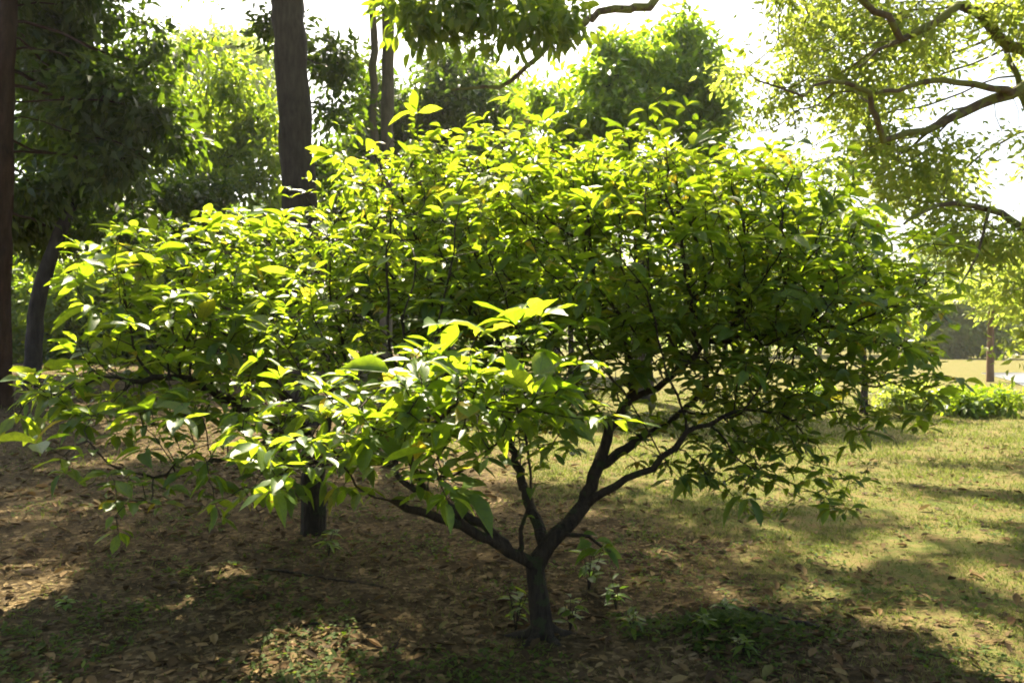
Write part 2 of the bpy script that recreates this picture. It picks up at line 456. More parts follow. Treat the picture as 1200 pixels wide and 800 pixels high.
def tube(pts, rr, k, knob=0.0):
    pts = np.asarray(pts, float); n = len(pts)
    t = np.zeros_like(pts); t[1:-1] = pts[2:] - pts[:-2]; t[0] = pts[1] - pts[0]; t[-1] = pts[-1] - pts[-2]; t = unit(t)
    a = np.cross(t[0], (0, 0, 1.0) if abs(t[0][2]) < .9 else (1.0, 0, 0)); a = unit(a)
    V = []
    ang = np.arange(k) / k * 2 * np.pi
    for i in range(n):
        a = unit(a - t[i] * np.dot(a, t[i])); b = np.cross(t[i], a)
        r = rr[i] * (1 + knob * (rng.random(k) - .5) * 2)
        V.append(pts[i] + (np.cos(ang) * r)[:, None] * a + (np.sin(ang) * r)[:, None] * b)
    V.append(pts[-1][None] + t[-1] * rr[-1] * .8)
    V = np.concatenate(V); i = np.arange(n - 1)[:, None] * k; j = np.arange(k)[None]; j2 = (j + 1) % k
    Q = np.stack([(i + j).ravel(), (i + j2).ravel(), (i + k + j2).ravel(), (i + k + j).ravel()], 1)
    e = (n - 1) * k; cap = np.stack([e + j[0], e + j2[0], np.full(k, n * k), np.full(k, n * k)], 1)
    return V, np.concatenate([Q, cap[:, :4]])[: len(Q)] if k > 99 else Q

def ellipsoid_points(c, r, n, shell=0.0):
    d = unit(rng.normal(0, 1, (n, 3))); q = rng.random(n) ** (1 / 3)
    q = shell + (1 - shell) * q
    return np.asarray(c) + d * q[:, None] * np.asarray(r)

# sunlit places: gaps in the foliage let the sun through to them
LIT = [(*P(u, v, Y), r) for u, v, Y, r in (
    (165, 312, 5.7, .65), (250, 340, 5.6, .75), (340, 310, 5.6, .65), (200, 410, 5.3, .75), (90, 440, 5.0, .36), (160, 500, 4.6, .4),
    (420, 250, 5.2, .4), (470, 430, 3.1, .48), (570, 470, 3.1, .48), (430, 510, 3.3, .46), (330, 500, 4.2, .5), (400, 400, 5.0, .4),
    (720, 200, 4.5, .24), (860, 225, 4.5, .36), (970, 285, 4.5, .3), (800, 300, 3.9, .16), (560, 190, 4.9, .2), (130, 565, 4.1, .2), (680, 360, 3.9, .15))]
LITG = [(*G(u, v), r * 1.35) for u, v, r in (
    (350, 765, .22), (215, 715, .10), (262, 672, .10), (1150, 745, .22), (960, 697, .13), (850, 690, .10), (870, 655, .09), (430, 790, .2),
    (740, 765, .10), (780, 650, .10), (690, 600, .10), (800, 610, .12), (590, 590, .1), (60, 735, .08), (560, 655, .1), (1190, 790, .2), (470, 775, .12), (1080, 700, .1),
    (1000, 570, .3), (1130, 560, .5), (1050, 520, .8), (1180, 600, .3), (900, 530, .7), (1150, 510, 1.0), (700, 500, .5), (300, 690, .06), (760, 790, .1), (1050, 640, .12), (1180, 680, .2), (900, 620, .1), (1120, 620, .2), (1000, 660, .1), (1040, 730, .1))]
def sun_gap(pos, lits, grow=1.0, rag=.35):
    """True for leaves that stand between the sun and a sunlit place"""
    cut = np.zeros(len(pos), bool); nz = (vnoise(pos, 2.2) - .5) * 2 * rag
    for cx, cy, cz, r in lits:
        d = pos - np.array([cx, cy, cz]); t = d @ SD
        e = np.linalg.norm(d - t[:, None] * SD, axis=1)
        cut |= (t > r * .8) & (e < r * grow * (1 + nz))
    return cut

# ------------------------------------------------------------------ the two bushes
def rosettes(wood, tipr, side_p, size0, size1, cull):
    """leaf whorls at the twig ends, pairs along the thin twigs"""
    p = np.array(wood.p); tips = wood.tips(); has = set(tips.tolist())
    pos = []; d = []; nrm = []; sz = []
    for i in range(len(p)):
        if wood.par[i] < 0 or wood.r[i] > tipr: continue
        tw = unit(p[i] - p[wood.par[i]]); end = i in has
        if not end and rng.random() > side_p: continue
        n = rng.integers(4, 7) if end else rng.integers(1, 4)
        a0 = rng.random() * 6.28; tilt = rng.normal(0, .22, 3); s0 = (size0 + (size1 - size0) * (rng.random() ** 1.6 if end else .45 * rng.random())) * (1.25 if p[i][1] < 3.6 else 1)
        for k in range(n):
            a = a0 + (k * 2.4 if end else k * 2.6) + rng.normal(0, .25)
            h = np.array([math.cos(a), math.sin(a), 0])
            dr = unit(h + tw * (.55 if end else .3) + np.array([0, 0, rng.normal(-.02, .22)]))
            pos.append(p[i] + dr * .015 + rng.normal(0, .008, 3)); d.append(dr)
            nrm.append(np.array([0, 0, 1]) + tilt + rng.normal(0, .24, 3)); sz.append(s0 * rng.uniform(.6, 1.1))
    pos = np.array(pos); d = np.array(d); nrm = np.array(nrm); sz = np.array(sz)
    keep = ~cull(pos)
    return pos[keep], frames(d[keep], nrm[keep]), sz[keep]

def layered(A, dz=.2):
    """gathers the crown's points into loose drooping tiers"""
    c = A.mean(0); q = .06 * ((A[:, 0] - c[0]) ** 2 + (A[:, 1] - c[1]) ** 2); z = A[:, 2] + q
    A = A.copy(); A[:, 2] = .6 * z + .4 * np.round(z / dz) * dz - q + .06 * (vnoise(A, 1.5) - .5); return A
def build_main_bush():
    base = G(637, 746); base[2] = float(gz(base[0], base[1])) - .02
    t = thing('spreading_bush', 'large spreading glossy-leaved bush on a short forked trunk, nearest the camera', 'bush', base)
    W = Wood(.06)
    W.limb([base + (0, 0, -.05), P(636, 742, 4.06), P(631, 700, 4.06), P(627, 662, 4.06)], .06, .05)
    j = P(627, 662, 4.06)
    # the limbs the photograph shows, each with its own run in depth
    W.limb([j, P(655, 625, 4.1), P(684, 592, 4.2), P(700, 547, 4.3), P(714, 502, 4.4), P(738, 470, 4.5), P(742, 430, 4.6), P(726, 395, 4.6)], .044, .017, jitter=.006)
    W.limb([P(684, 592, 4.2), P(722, 568, 4.15), P(765, 550, 4.1), P(786, 524, 4.1), P(815, 500, 4.1), P(860, 484, 4.1)], .025, .011, jitter=.008)
    W.limb([P(700, 547, 4.3), P(742, 520, 4.5), P(780, 498, 4.7), P(812, 470, 4.9)], .03, .016, jitter=.006)
    W.limb([j, P(588, 640, 3.95), P(540, 616, 3.85), P(506, 604, 3.7), P(470, 590, 3.55)], .034, .017, jitter=.006)
    W.limb([P(540, 616, 3.85), P(524, 592, 3.8), P(498, 577, 3.7), P(480, 548, 3.5)], .026, .013, jitter=.006)
    W.limb([P(600, 645, 3.98), P(565, 612, 3.9), P(522, 592, 4.0), P(484, 572, 4.1), P(450, 540, 4.3)], .026, .014, jitter=.006)
    W.limb([P(612, 650, 4.02), P(610, 620, 3.95), P(620, 592, 3.9), P(622, 572, 3.9)], .016, .007)
    W.limb([P(640, 645, 4.12), P(610, 560, 4.6), P(590, 480, 5.0), P(575, 400, 5.3)], .034, .016, jitter=.008)
    W.limb([P(738, 470, 4.5), P(790, 440, 4.4), P(830, 400, 4.4), P(880, 392, 4.4), P(930, 388, 4.4)], .022, .012, jitter=.008)
    W.limb([P(655, 625, 4.1), P(690, 628, 4.0), P(705, 640, 3.9)], .013, .006)
    roots = set()
    for a in (.3, 1.7, 2.9, 4.0, 5.2):
        roots.add(W.ng); d = np.array([math.cos(a), math.sin(a), 0])
        W.limb([base + d * .02 + (0, 0, .08), base + d * .075 + (0, 0, .03), base + d * .19 + (0, 0, .0), base + d * .3 + (0, 0, -.05)], .032, .012)
    A = np.concatenate([
        ellipsoid_points(P(700, 300, 4.6), (1.5, 1.1, .55), 1050, .25),
        ellipsoid_points(P(560, 240, 5.1), (.95, .8, .42), 340, .3),
        ellipsoid_points(P(800, 235, 4.7), (.85, .8, .2), 360),
        ellipsoid_points(P(925, 370, 4.5), (.70, .9, .58), 640, .2),
        ellipsoid_points(P(960, 470, 4.4), (.58, .6, .2), 70),
        ellipsoid_points(P(930, 555, 4.2), (.42, .4, .14), 24),
        ellipsoid_points(P(850, 520, 4.3), (.4, .5, .18), 30),
        ellipsoid_points(P(550, 470, 3.05), (.44, .35, .10), 85),
        ellipsoid_points(P(440, 500, 3.35), (.36, .4, .13), 45),
        ellipsoid_points(P(470, 370, 4.4), (.7, .6, .45), 260),
        ellipsoid_points(P(690, 390, 4.1), (.65, .35, .3), 110),
        ellipsoid_points(P(650, 470, 4.8), (.5, .4, .2), 60),
    ])
    A = np.concatenate([A, A + rng.normal(0, .12, A.shape), ]); A = layered(A)
    W.grow(A, .7, .052, 190, .45, .18, skip=1)
    W.radii(.0021, 2.4, .014)
    W.tubes(t, base, 'bark_bush', lambda g: 'trunk' if g == 0 else 'root' if g in roots else 'branch', .1)
    pos, rot, sz = rosettes(W, .0105, 1.0, .06, .165, lambda p: sun_gap(p, LITG, 1.0) | (sun_gap(p, LIT, .55) & (rng.random(len(p)) < .6)))
    leaves(t, base, 'bush', BIG, 'bush_leaf', pos, rot, sz, 300)
    print('main bush nodes', len(W.p), 'leaves', len(pos))
build_main_bush()

def build_left_bush():
    base = P(368, 626, 6.2); base[2] = float(gz(base[0], base[1])) - .02
    t = thing('spreading_bush', 'low wide bush with sunlit yellow-green leaves at the left, behind the nearest bush', 'bush', base)
    W = Wood(.085)
    W.limb([base + (0, 0, -.05), P(368, 600, 6.2), P(366, 560, 6.2), P(372, 535, 6.15)], .105, .08)
    j = P(372, 535, 6.15)
    W.limb([j, P(330, 500, 5.8), P(270, 470, 5.4), P(210, 440, 5.1), P(150, 450, 4.9)], .05, .016, jitter=.01)
    W.limb([j, P(340, 470, 6.0), P(300, 420, 6.0), P(250, 380, 6.0)], .045, .018, jitter=.01)
    W.limb([j, P(390, 470, 6.2), P(400, 400, 6.2), P(390, 330, 6.1)], .045, .018, jitter=.01)
    W.limb([P(330, 500, 5.8), P(290, 530, 5.2), P(240, 545, 4.7), P(180, 560, 4.3)], .022, .009, jitter=.008)
    W.limb([P(330, 500, 5.8), P(330, 540, 5.0), P(325, 575, 4.5)], .02, .008, jitter=.008)
    A = np.concatenate([
        ellipsoid_points(P(275, 380, 5.6), (.9, 1.0, .38), 560, .15),
        ellipsoid_points(P(175, 312, 5.6), (.42, .45, .08), 110),
        ellipsoid_points(P(320, 300, 5.9), (.8, .7, .25), 260),
        ellipsoid_points(P(400, 280, 6.0), (.6, .7, .5), 160),
        ellipsoid_points(P(105, 452, 5.0), (.36, .45, .12), 50),
        ellipsoid_points(P(190, 492, 4.6), (.5, .45, .12), 44),
        ellipsoid_points(P(180, 560, 4.2), (.28, .2, .05), 14),
        ellipsoid_points(P(330, 510, 4.4), (.4, .4, .22), 50),
        ellipsoid_points(P(320, 600, 4.3), (.1, .1, .06), 4),
        ellipsoid_points(P(370, 545, 4.9), (.35, .3, .16), 34),
    ])
    A = layered(np.concatenate([A, A + rng.normal(0, .12, A.shape)]))
    W.grow(A, .8, .08, 160, .45, .18, skip=1)
    W.radii(.0024, 2.4, .016)
    W.tubes(t, base, 'bark_bush', lambda g: 'trunk' if g == 0 else 'branch', .07)
    pos, rot, sz = rosettes(W, .009, .85, .075, .25, lambda p: sun_gap(p, LITG, 1.0) | (sun_gap(p, LIT, .5) & (rng.random(len(p)) < .5)))
    leaves(t, base, 'bush', BIG, 'bush_leaf', pos, rot, sz, 300)
    print('left bush nodes', len(W.p), 'leaves', len(pos))
build_left_bush()

# ------------------------------------------------------------------ trees
def clump_leaves(cen, per, sig, size, droop=.4, up=.6):
    """leaves spread about each clump centre"""
    per = np.broadcast_to(per, len(cen)); n = int(per.sum())
    c = np.repeat(cen, per, 0); off = rng.normal(0, 1, (n, 3)) * np.asarray(sig) * rng.uniform(.6, 1.3, (len(cen), 1)).repeat(per, 0)
    pos = c + off; out = unit(off + 1e-6)
    d = unit(out * .8 + rng.normal(0, .55, (n, 3)) + np.array([0, 0, -droop]))
    nr = rng.normal(0, .55, (n, 3)) + np.array([0, 0, up])
    return pos, frames(d, nr), size * rng.uniform(.6, 1.25, n)
def make_tree(name, label, trunk, r0, r1, crowns, leaf=.15, per=60, sig=(.3, .3, .2), mat='mid_leaf', bark='bark_dark', cat='tree',
              limbs=(), step=.3, shapes=SMALL, cull=None, single=0, tip=.012, droop=.4, group=None, cap=None, shell=.6, few=.6, lobe=.16):
    crowns = [(c[0], c[1], max(3, int(c[2] * few)), *c[3:]) for c in crowns]; per = int(per / few); sig = tuple(np.array(sig) * .8)
    trunk = np.asarray(trunk, float); base = trunk[0].copy()
    base[2] = float(gz(base[0], base[1])) - .05; trunk[0] = base
    t = thing(name, label, cat, base, group)
    W = Wood(step); W.limb(trunk, r0, r1, jitter=r0 * .05)
    W.r0 = r0
    for pts, a, b in limbs: W.limb(pts, a, b, jitter=a * .25)
    cen = []
    for c in crowns:
        kl = max(1, int(round(c[2] / 5))); lo = ellipsoid_points(c[0], np.asarray(c[1]) * .86, kl, shell)
        cen.append(lo[np.arange(c[2]) % kl] + rng.normal(0, 1, (c[2], 3)) * np.minimum(np.asarray(c[1]) * lobe, .5 * step / .3))
    cen = np.concatenate(cen)
    per = np.concatenate([np.full(c[2], int(per * (c[3] if len(c) > 3 else 1))) for c in crowns])
    k = cen[:, 2] > base[2] + .12; cen, per = cen[k], per[k]
    if cull is not None: k = ~cull(cen); cen, per = cen[k], per[k]
    W.grow(cen, step * 9, step * .8, 110, .4, .2, skip=1)
    W.radii(tip, 2.2, cap or r0 * .45)
    W.tubes(t, base, bark, lambda g: 'trunk' if g == 0 else 'branch', .06)
    pos, rot, sz = clump_leaves(cen, per, sig, leaf, droop)
    k = pos[:, 2] > base[2] + .06; pos, rot, sz = pos[k], rot[k], sz[k]
    if cull is not None:
        k = ~cull(pos); pos, rot, sz = pos[k], rot[k], sz[k]
    leaves(t, base, name, shapes, mat, pos, rot, sz, single)
    return t
gap = lambda p: sun_gap(p, LIT + LITG, 1.15)

# --- behind on the left
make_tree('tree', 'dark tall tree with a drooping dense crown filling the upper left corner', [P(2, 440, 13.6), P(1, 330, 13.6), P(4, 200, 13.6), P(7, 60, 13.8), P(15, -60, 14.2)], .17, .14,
          [(P(105, 60, 15.5), (2.0, 1.3, 1.9), 150), (P(50, 160, 16.5), (1.2, 1.0, 1.3), 60), (P(45, 50, 16.5), (.9, .8, 1.1), 40), (P(150, 140, 15.4), (1.2, 1.0, 1.2), 70), (P(90, 250, 16), (1.5, 1.2, .8), 60), (P(10, -140, 15), (2.6, 2.0, 2.0), 110), (np.array([-6.5, 5.5, 10.0]), (4.5, 6.0, 1.5), 200), (np.array([-9, 0, 6.5]), (3.5, 6.0, 3), 160)],  # unseen clumps beside and above the camera are added to block sky light
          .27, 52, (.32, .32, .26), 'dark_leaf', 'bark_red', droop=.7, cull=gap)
make_tree('tree', 'small dark leaning tree with a slim curved trunk at the left edge', [P(36, 424, 15.4), P(42, 370, 15.4), P(52, 320, 15.4), P(70, 275, 15.6), P(85, 235, 16)], .17, .11,
          [(P(120, 240, 18.5), (2.2, 1.4, .9), 90), (P(200, 250, 19), (1.6, 1.3, 1.0), 60)], .2, 70, (.35, .35, .28), 'dark_leaf', 'bark_dark', droop=.7, cull=gap)
make_tree('tree', 'tall tree with a thick straight dark trunk rising behind the left bush', [P(354, 432, 14), P(353, 300, 14), P(350, 200, 14), P(342, 80, 14), P(334, -10, 14), P(330, -160, 13.8), P(340, -300, 13.5)], .32, .25,
          [(P(305, 35, 15.4), (.4, .2, .6), 10), (P(392, 55, 15.2), (.4, .25, .9), 18), (P(390, 170, 15.0), (.4, .25, .7), 14),
           (np.array([-5.5, 14.0, 10.3]), (4.2, 4.4, 1.3), 560), (np.array([-1.0, 12.5, 9.6]), (3.6, 3.6, 1.1), 200)],
          .2, 62, (.36, .36, .24), 'dark_leaf', 'bark_dark', droop=.5, cull=gap)
make_tree('tree', 'slim pale tree with twin parallel stems behind the bush', [P(452, 432, 15), P(452, 300, 15), P(454, 150, 15), P(455, 0, 15), P(456, -170, 15), P(470, -300, 15)], .125, .11,
          [(P(480, -330, 15), (2.6, 2.4, 1.0), 110)], .17, 70, (.34, .34, .22), 'mid_leaf', 'bark_pale',
          limbs=[([P(448, 330, 15), P(439, 200, 14.95), P(438, 80, 14.95), P(438, -60, 14.9), P(440, -250, 14.8)], .08, .06)], cull=gap)
make_tree('tree', 'bright bushy tree between the dark corner tree and the thick trunk', [P(262, 425, 22), P(262, 330, 22), P(258, 240, 22)], .25, .15,
          [(P(255, 135, 21.5), (1.6, 1.3, 1.7), 150), (P(270, 250, 21), (2.2, 1.5, 1.6), 110)], .24, 60, (.38, .38, .3), 'mid_leaf', droop=.6)
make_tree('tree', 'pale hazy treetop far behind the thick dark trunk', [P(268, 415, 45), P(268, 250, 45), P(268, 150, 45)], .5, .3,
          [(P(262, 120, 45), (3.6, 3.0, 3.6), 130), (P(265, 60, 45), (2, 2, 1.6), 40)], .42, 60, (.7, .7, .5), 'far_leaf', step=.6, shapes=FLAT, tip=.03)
make_tree('tree', 'dense green tree behind the twin-stemmed tree', [P(520, 422, 23), P(522, 330, 23), P(520, 230, 23)], .3, .2,
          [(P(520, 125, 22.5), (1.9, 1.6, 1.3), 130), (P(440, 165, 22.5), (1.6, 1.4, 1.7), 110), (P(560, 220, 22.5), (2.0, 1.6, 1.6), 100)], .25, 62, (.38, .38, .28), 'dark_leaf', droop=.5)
make_tree('tree', 'light yellow-green tree glowing behind the dense green tree', [P(570, 418, 32), P(570, 300, 32)], .3, .2,
          [(P(560, 150, 32), (2.2, 1.8, 2.6), 120), (P(590, 230, 32), (2, 1.8, 2), 80)], .32, 55, (.5, .5, .4), 'yellow_leaf', step=.5, shapes=FLAT, tip=.02)
make_tree('tree', 'rounded dense dome-shaped green tree against the white sky', [P(752, 424, 20), P(752, 330, 20), P(754, 250, 20)], .3, .2,
          [(P(768, 82, 20), (1.5, 1.3, 1.4), 170), (P(688, 130, 19.4), (1.4, 1.2, 1.0), 120), (P(815, 140, 20), (.8, 1.2, 1.5), 70), (P(745, 200, 19.6), (2.3, 1.5, 1.2), 120)],
          .27, 40, (.30, .30, .22), 'dome_leaf', droop=.5, few=.6, lobe=.13)
# --- behind, low and far
for u, v, Y, sx, sz_, lab, mt in (
        (60, 365, 27, 3.2, 2.6, 'shady green tree low behind the leaning slim trunk', 'mid_leaf'),
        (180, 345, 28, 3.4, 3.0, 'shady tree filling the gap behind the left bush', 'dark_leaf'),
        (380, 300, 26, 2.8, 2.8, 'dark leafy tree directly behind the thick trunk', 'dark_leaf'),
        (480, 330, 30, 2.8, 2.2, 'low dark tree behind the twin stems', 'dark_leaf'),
        (650, 310, 34, 3.0, 2.6, 'shady tree behind the middle of the near bush', 'mid_leaf'),
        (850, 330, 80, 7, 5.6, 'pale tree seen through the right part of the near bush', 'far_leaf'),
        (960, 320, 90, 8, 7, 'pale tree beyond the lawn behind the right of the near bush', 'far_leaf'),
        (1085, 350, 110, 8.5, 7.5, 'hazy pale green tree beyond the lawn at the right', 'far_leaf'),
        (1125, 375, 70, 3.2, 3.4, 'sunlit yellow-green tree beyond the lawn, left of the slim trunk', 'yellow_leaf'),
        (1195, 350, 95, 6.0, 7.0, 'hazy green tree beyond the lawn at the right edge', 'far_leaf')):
    b = P(u, 0, Y); b[2] = 0; c = P(u, v, Y)
    make_tree('tree', lab, [b, (b + c) / 2, c], .28, .16, [(c, (sx, sx * .7, sz_), 220), (c + (sx * .5, .3, -sz_ * .4), (sx * .6, sx * .5, sz_ * .6), 90), (c + (-sx * .5, .3, -sz_ * .5), (sx * .6, sx * .5, sz_ * .5), 80)],
              .011 * min(Y, 60), 48, (.5 * max(1, sx / 4),) * 2 + (.36 * max(1, sx / 4),), mt, step=.5 * max(1, sx / 4), shapes=FLAT, tip=.02)
make_tree('tree', 'slim young tree with a reddish trunk standing on the sunny lawn', [P(1160, 446, 30), P(1161, 400, 30), P(1162, 340, 30), P(1164, 300, 30)], .14, .07,
          [(P(1168, 345, 30), (1.1, 1.0, .7), 40), (P(1185, 300, 30), (1.2, 1.0, .7), 34)], .26, 30, (.4, .4, .25), 'yellow_leaf', 'bark_tan', droop=.3)
for u, v, Y, h, lab in ((1012, 492, 16.5, 1.7, 'thin young tree on the lawn seen below the right of the near bush'),
                        (668, 478, 18.5, 2.6, 'young dark trunk seen through the middle of the near bush'),
                        (826, 474, 19, 2.2, 'thin stem seen between the right limbs of the near bush')):
    b = P(u, v, Y)
    make_tree('young_tree', lab, [b, b + (.03, 0, h * .5), b + (-.02, 0, h)], .085, .05, [(b + (0, 0, h + .4), (.9, .9, .7), 40)], .16, 40, (.25, .25, .2), 'mid_leaf', cat='tree')

# --- low shrubs on the far lawn
def shrub(label, base, rad, h, n, mat, leaf):
    base = np.asarray(base, float)
    make_tree('shrub', label, [base, base + (0, 0, h * .3)], .05, .03, [(base + (0, 0, h * .5), (rad, rad * .7, h * .5), n)], leaf, 45, (.2, .2, .14), mat, cat='shrub', step=.15, tip=.008)
shrub('low rounded green shrub on the sunny lawn at the right', G(1150, 487), .55, .6, 40, 'mid_leaf', .17)
shrub('low yellow-green shrub at the right edge of the near bush', G(1060, 482), .55, .6, 30, 'yellow_leaf', .16)
shrub('small pale shrub left of the low yellow-green shrub', G(965, 476), .5, .5, 20, 'mid_leaf', .16)

def far_wood():
    """the hazy mass of trees that closes the distance"""
    c = np.stack([rng.uniform(-95, 125, 900), rng.uniform(120, 150, 900), rng.uniform(0, 1, 900)], 1)
    top = 9 + 7 * n2(c[:, 0], c[:, 1], .07, 1) ; c[:, 2] = top * c[:, 2]
    pos, rot, sz = clump_leaves(c, 34, (1.5, 1.5, 1.0), 1.1, .3)
    k = (pos[:, 2] > .2); v, p, a = stamp(FLAT, pos[k], rot[k], sz[k])
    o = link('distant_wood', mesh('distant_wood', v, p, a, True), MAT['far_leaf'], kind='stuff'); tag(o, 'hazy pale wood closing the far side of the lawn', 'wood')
far_wood()
# --- the big spreading tree at the right, trunk out of frame
def big_tree():
    trunk = [np.array([8.6, 10.5, 0]), np.array([8.4, 10.4, 1.6]), np.array([8.0, 10.3, 3.2]), np.array([7.4, 10.2, 4.6]), np.array([7.2, 10.3, 6.2]), np.array([6.8, 10.5, 8.0])]
    L = []
    def px(pts, Ys, a, b): L.append(([P(u, v, Y) for (u, v), Y in zip(pts, np.linspace(Ys[0], Ys[1], len(pts)))], a, b))
    px([(1330, 45), (1260, 70), (1200, 100), (1130, 133), (1085, 152), (1040, 162), (1027, 138), (1016, 108), (998, 97), (972, 96), (940, 114), (915, 106), (890, 95), (872, 82)], (10.1, 8.8), .10, .006)
    px([(1330, 45), (1240, 70), (1185, 55), (1165, 35), (1148, 10), (1125, 6), (1098, 28), (1058, 46), (1040, 22), (1012, 2), (990, -30)], (10.1, 9.0), .09, .03)
    px([(1058, 46), (1030, 60), (1004, 80)], (9.4, 9.1), .03, .01)
    px([(1180, 105), (1140, 100), (1105, 94), (1080, 96), (1052, 106), (1026, 108)], (9.7, 9.1), .045, .02)
    px([(1330, 330), (1260, 300), (1200, 268), (1170, 246), (1122, 237), (1082, 246), (1056, 262)], (10.1, 9.4), .08, .015)
    px([(1160, 243), (1152, 275), (1146, 300), (1128, 332)], (9.6, 9.3), .022, .01)
    px([(1230, 180), (1210, 150), (1190, 90), (1170, 40), (1165, -20)], (10.3, 11), .05, .02)
    px([(1240, -140), (1100, -170), (950, -130), (850, -60), (790, -20), (757, 6), (733, 11), (706, 12), (688, 26), (660, 46), (630, 66), (600, 96), (570, 107), (525, 104)], (10.2, 7.6), .12, .012)
    px([(688, 26), (650, 40), (615, 30), (570, 10), (520, 0), (480, -10)], (8.1, 7.6), .03, .008)
    px([(630, 66), (612, 84), (606, 96)], (7.9, 7.9), .012, .006)
    crowns = [(P(1110, 60, 10.5), (1.9, 1.4, .8), 100), (P(980, 70, 11.5), (1.6, 1.6, .9), 100), (P(915, 110, 12.5), (.9, 1.2, 1.0), 60), (P(940, 20, 11.5), (1.0, 1.2, .5), 40), (P(990, 240, 13), (1.2, 1.2, .6), 40), (P(950, 160, 12.4), (1.3, 1.4, .8), 80), (P(1130, 200, 10.5), (1.4, 1.2, .6), 58),
              (P(1165, 275, 10.3), (.9, .9, .35), 40), (P(1060, 200, 11), (1.1, 1.2, .5), 40), (P(920, 210, 13), (1.0, 1.2, .6), 30), (P(1200, 370, 10.2), (.5, .6, .5), 26), (P(1180, 330, 12.5), (.6, .6, .6), 24), (P(1140, 290, 10.2), (.4, .5, .15), 6),
              (np.array([4.0, 10.5, 9.3]), (4.6, 4.6, 1.2), 200, 3.6), (np.array([2.5, 7.5, 7.6]), (3.0, 1.8, .7), 70, 3.0), (np.array([4.5, 2.5, 9.8]), (6.0, 5.0, 1.2), 170, 3.6), (np.array([8.0, -4, 9]), (6.0, 4.0, 2), 90, 3.6)]  # clumps above and behind the camera are added out of view to dim sky fill
    make_tree('spreading_tree', 'huge spreading tree reaching mossy twisting limbs in from the right edge', trunk, .55, .3, crowns, .12, 42, (.24, .24, .12), 'yellow_leaf', 'bark_moss',
              limbs=L, few=1.0, step=.22, cull=lambda p: sun_gap(p, LIT + LITG, 1.1), tip=.006, droop=.2, cap=.08)
    t = [o for o in C.objects if o.name.startswith('spreading_tree')][-1]
    base = np.array(t.location)
    cen = np.concatenate([ellipsoid_points(P(570, 22, 7.7), (.72, .4, .2), 34, .2), ellipsoid_points(P(500, 15, 7.6), (.3, .3, .2), 14), ellipsoid_points(P(660, 20, 8.0), (.25, .3, .22), 12), ellipsoid_points(P(560, -60, 7.8), (.9, .6, .3), 30)])
    pos, rot, sz = clump_leaves(cen, 22, (.13, .13, .1), .16, .6)
    leaves(t, base, 'overhang', BIG, 'mid_leaf', pos, rot, sz, 150)
big_tree()

# ------------------------------------------------------------------ ground cover
def scatter(n, y0, y1, xs=1.0):
    """points on the ground in view, thinning with distance"""
    Y = y0 * (y1 / y0) ** rng.random(n); X = (rng.random(n) * 2 - 1) * (.68 * Y + .3) * xs
    return X, Y
def ground_leaves(X, Y, s, lift=.5):
    n = len(X); a = rng.random(n) * 6.28
    d = np.stack([np.cos(a), np.sin(a), rng.normal(0, .14, n)], 1); nr = rng.normal(0, .25, (n, 3)) + np.array([0, 0, 1])
    return np.stack([X, Y, gz(X, Y) + .004 + s * .05 * lift * (1 + rng.random(n))], 1), frames(d, nr)
def litter():
    X, Y = scatter(42000, 2.3, 13)
    den = (1 - .7 * lawn(X, Y)) * (.25 + 1.1 * n2(X, Y, 1.6, 5) ** 1.3)
    k = rng.random(len(X)) < den; X, Y = X[k], Y[k]
    s = .018 + .075 * rng.random(len(X)) ** 3.4
    s *= np.where(Y > 7, 1.4, 1)
    pos, rot = ground_leaves(X, Y, s)
    pick = rng.integers(0, len(CURL), len(X)); big = biggest(pos, s, 200, 9)
    rest = np.ones(len(X), bool)
    for i in big:
        o = link('fallen_leaf', shape_mesh('fallen', CURL, int(pick[i]), 'litter')); set_pose(o, pos[i], rot[i], s[i]); rest[i] = False
        x, y = pos[i][0], pos[i][1]; u = HU + FPX * x / y; v_ = HV + FPX * CAMZ / y
        lr = 'at the left edge' if u < 150 else 'left of centre' if u < 400 else 'left of the forked trunk' if u < 600 else 'right of the forked trunk' if u < 780 else 'by the low green mound' if u < 940 else 'on the lawn at the right'
        fb = 'at the very bottom' if v_ > 760 else 'near the front' if v_ > 700 else 'in the middle ground' if v_ > 620 else 'further back under the leaves'
        tag(o, 'small curled dry leaf ' + lr + ', ' + fb, 'leaf', 'dry leaves fallen on the ground')
    v, p, a = stamp(CURL, pos[rest], rot[rest], s[rest], pick[rest])
    link('leaf_litter', mesh('leaf_litter', v, p, a, True), MAT['litter'], kind='stuff')
    o = C.objects['leaf_litter']; tag(o, 'brown leaf litter covering the shaded ground', 'leaf litter')
    for u, v_, sz, rz, lab in ((20, 672, .17, .2, 'large curled tan fallen leaf at the left edge of the ground'), (78, 659, .15, .5, 'pale yellow-tan fallen leaf near the left edge'),
                               (1157, 733, .085, 2.2, 'pale whitish fallen leaf on the lawn at the right'), (765, 732, .12, 1.2, 'grey-green fallen leaf right of the forked trunk'),
                               (70, 733, .13, .1, 'light brown fallen leaf in a faint sun patch at lower left'), (1122, 783, .07, 2.9, 'brown fallen leaf on the lawn at the bottom right'),
                               (100, 510, .2, .3, 'fallen leaf under the left bush by the shaded tree trunks')):
        g = G(u, v_); ps, rt = ground_leaves(np.array([g[0]]), np.array([g[1]]), np.array([sz]), .8)
        o = link('fallen_leaf', shape_mesh('fallen', CURL, 1, 'litter'))
        rt = frames(np.array([[math.cos(rz), math.sin(rz), .05]]), np.array([[0, -.2, 1]]))
        set_pose(o, ps[0] + (0, 0, .01), rt[0], sz); tag(o, lab, 'leaf', 'dry leaves fallen on the ground')
litter()

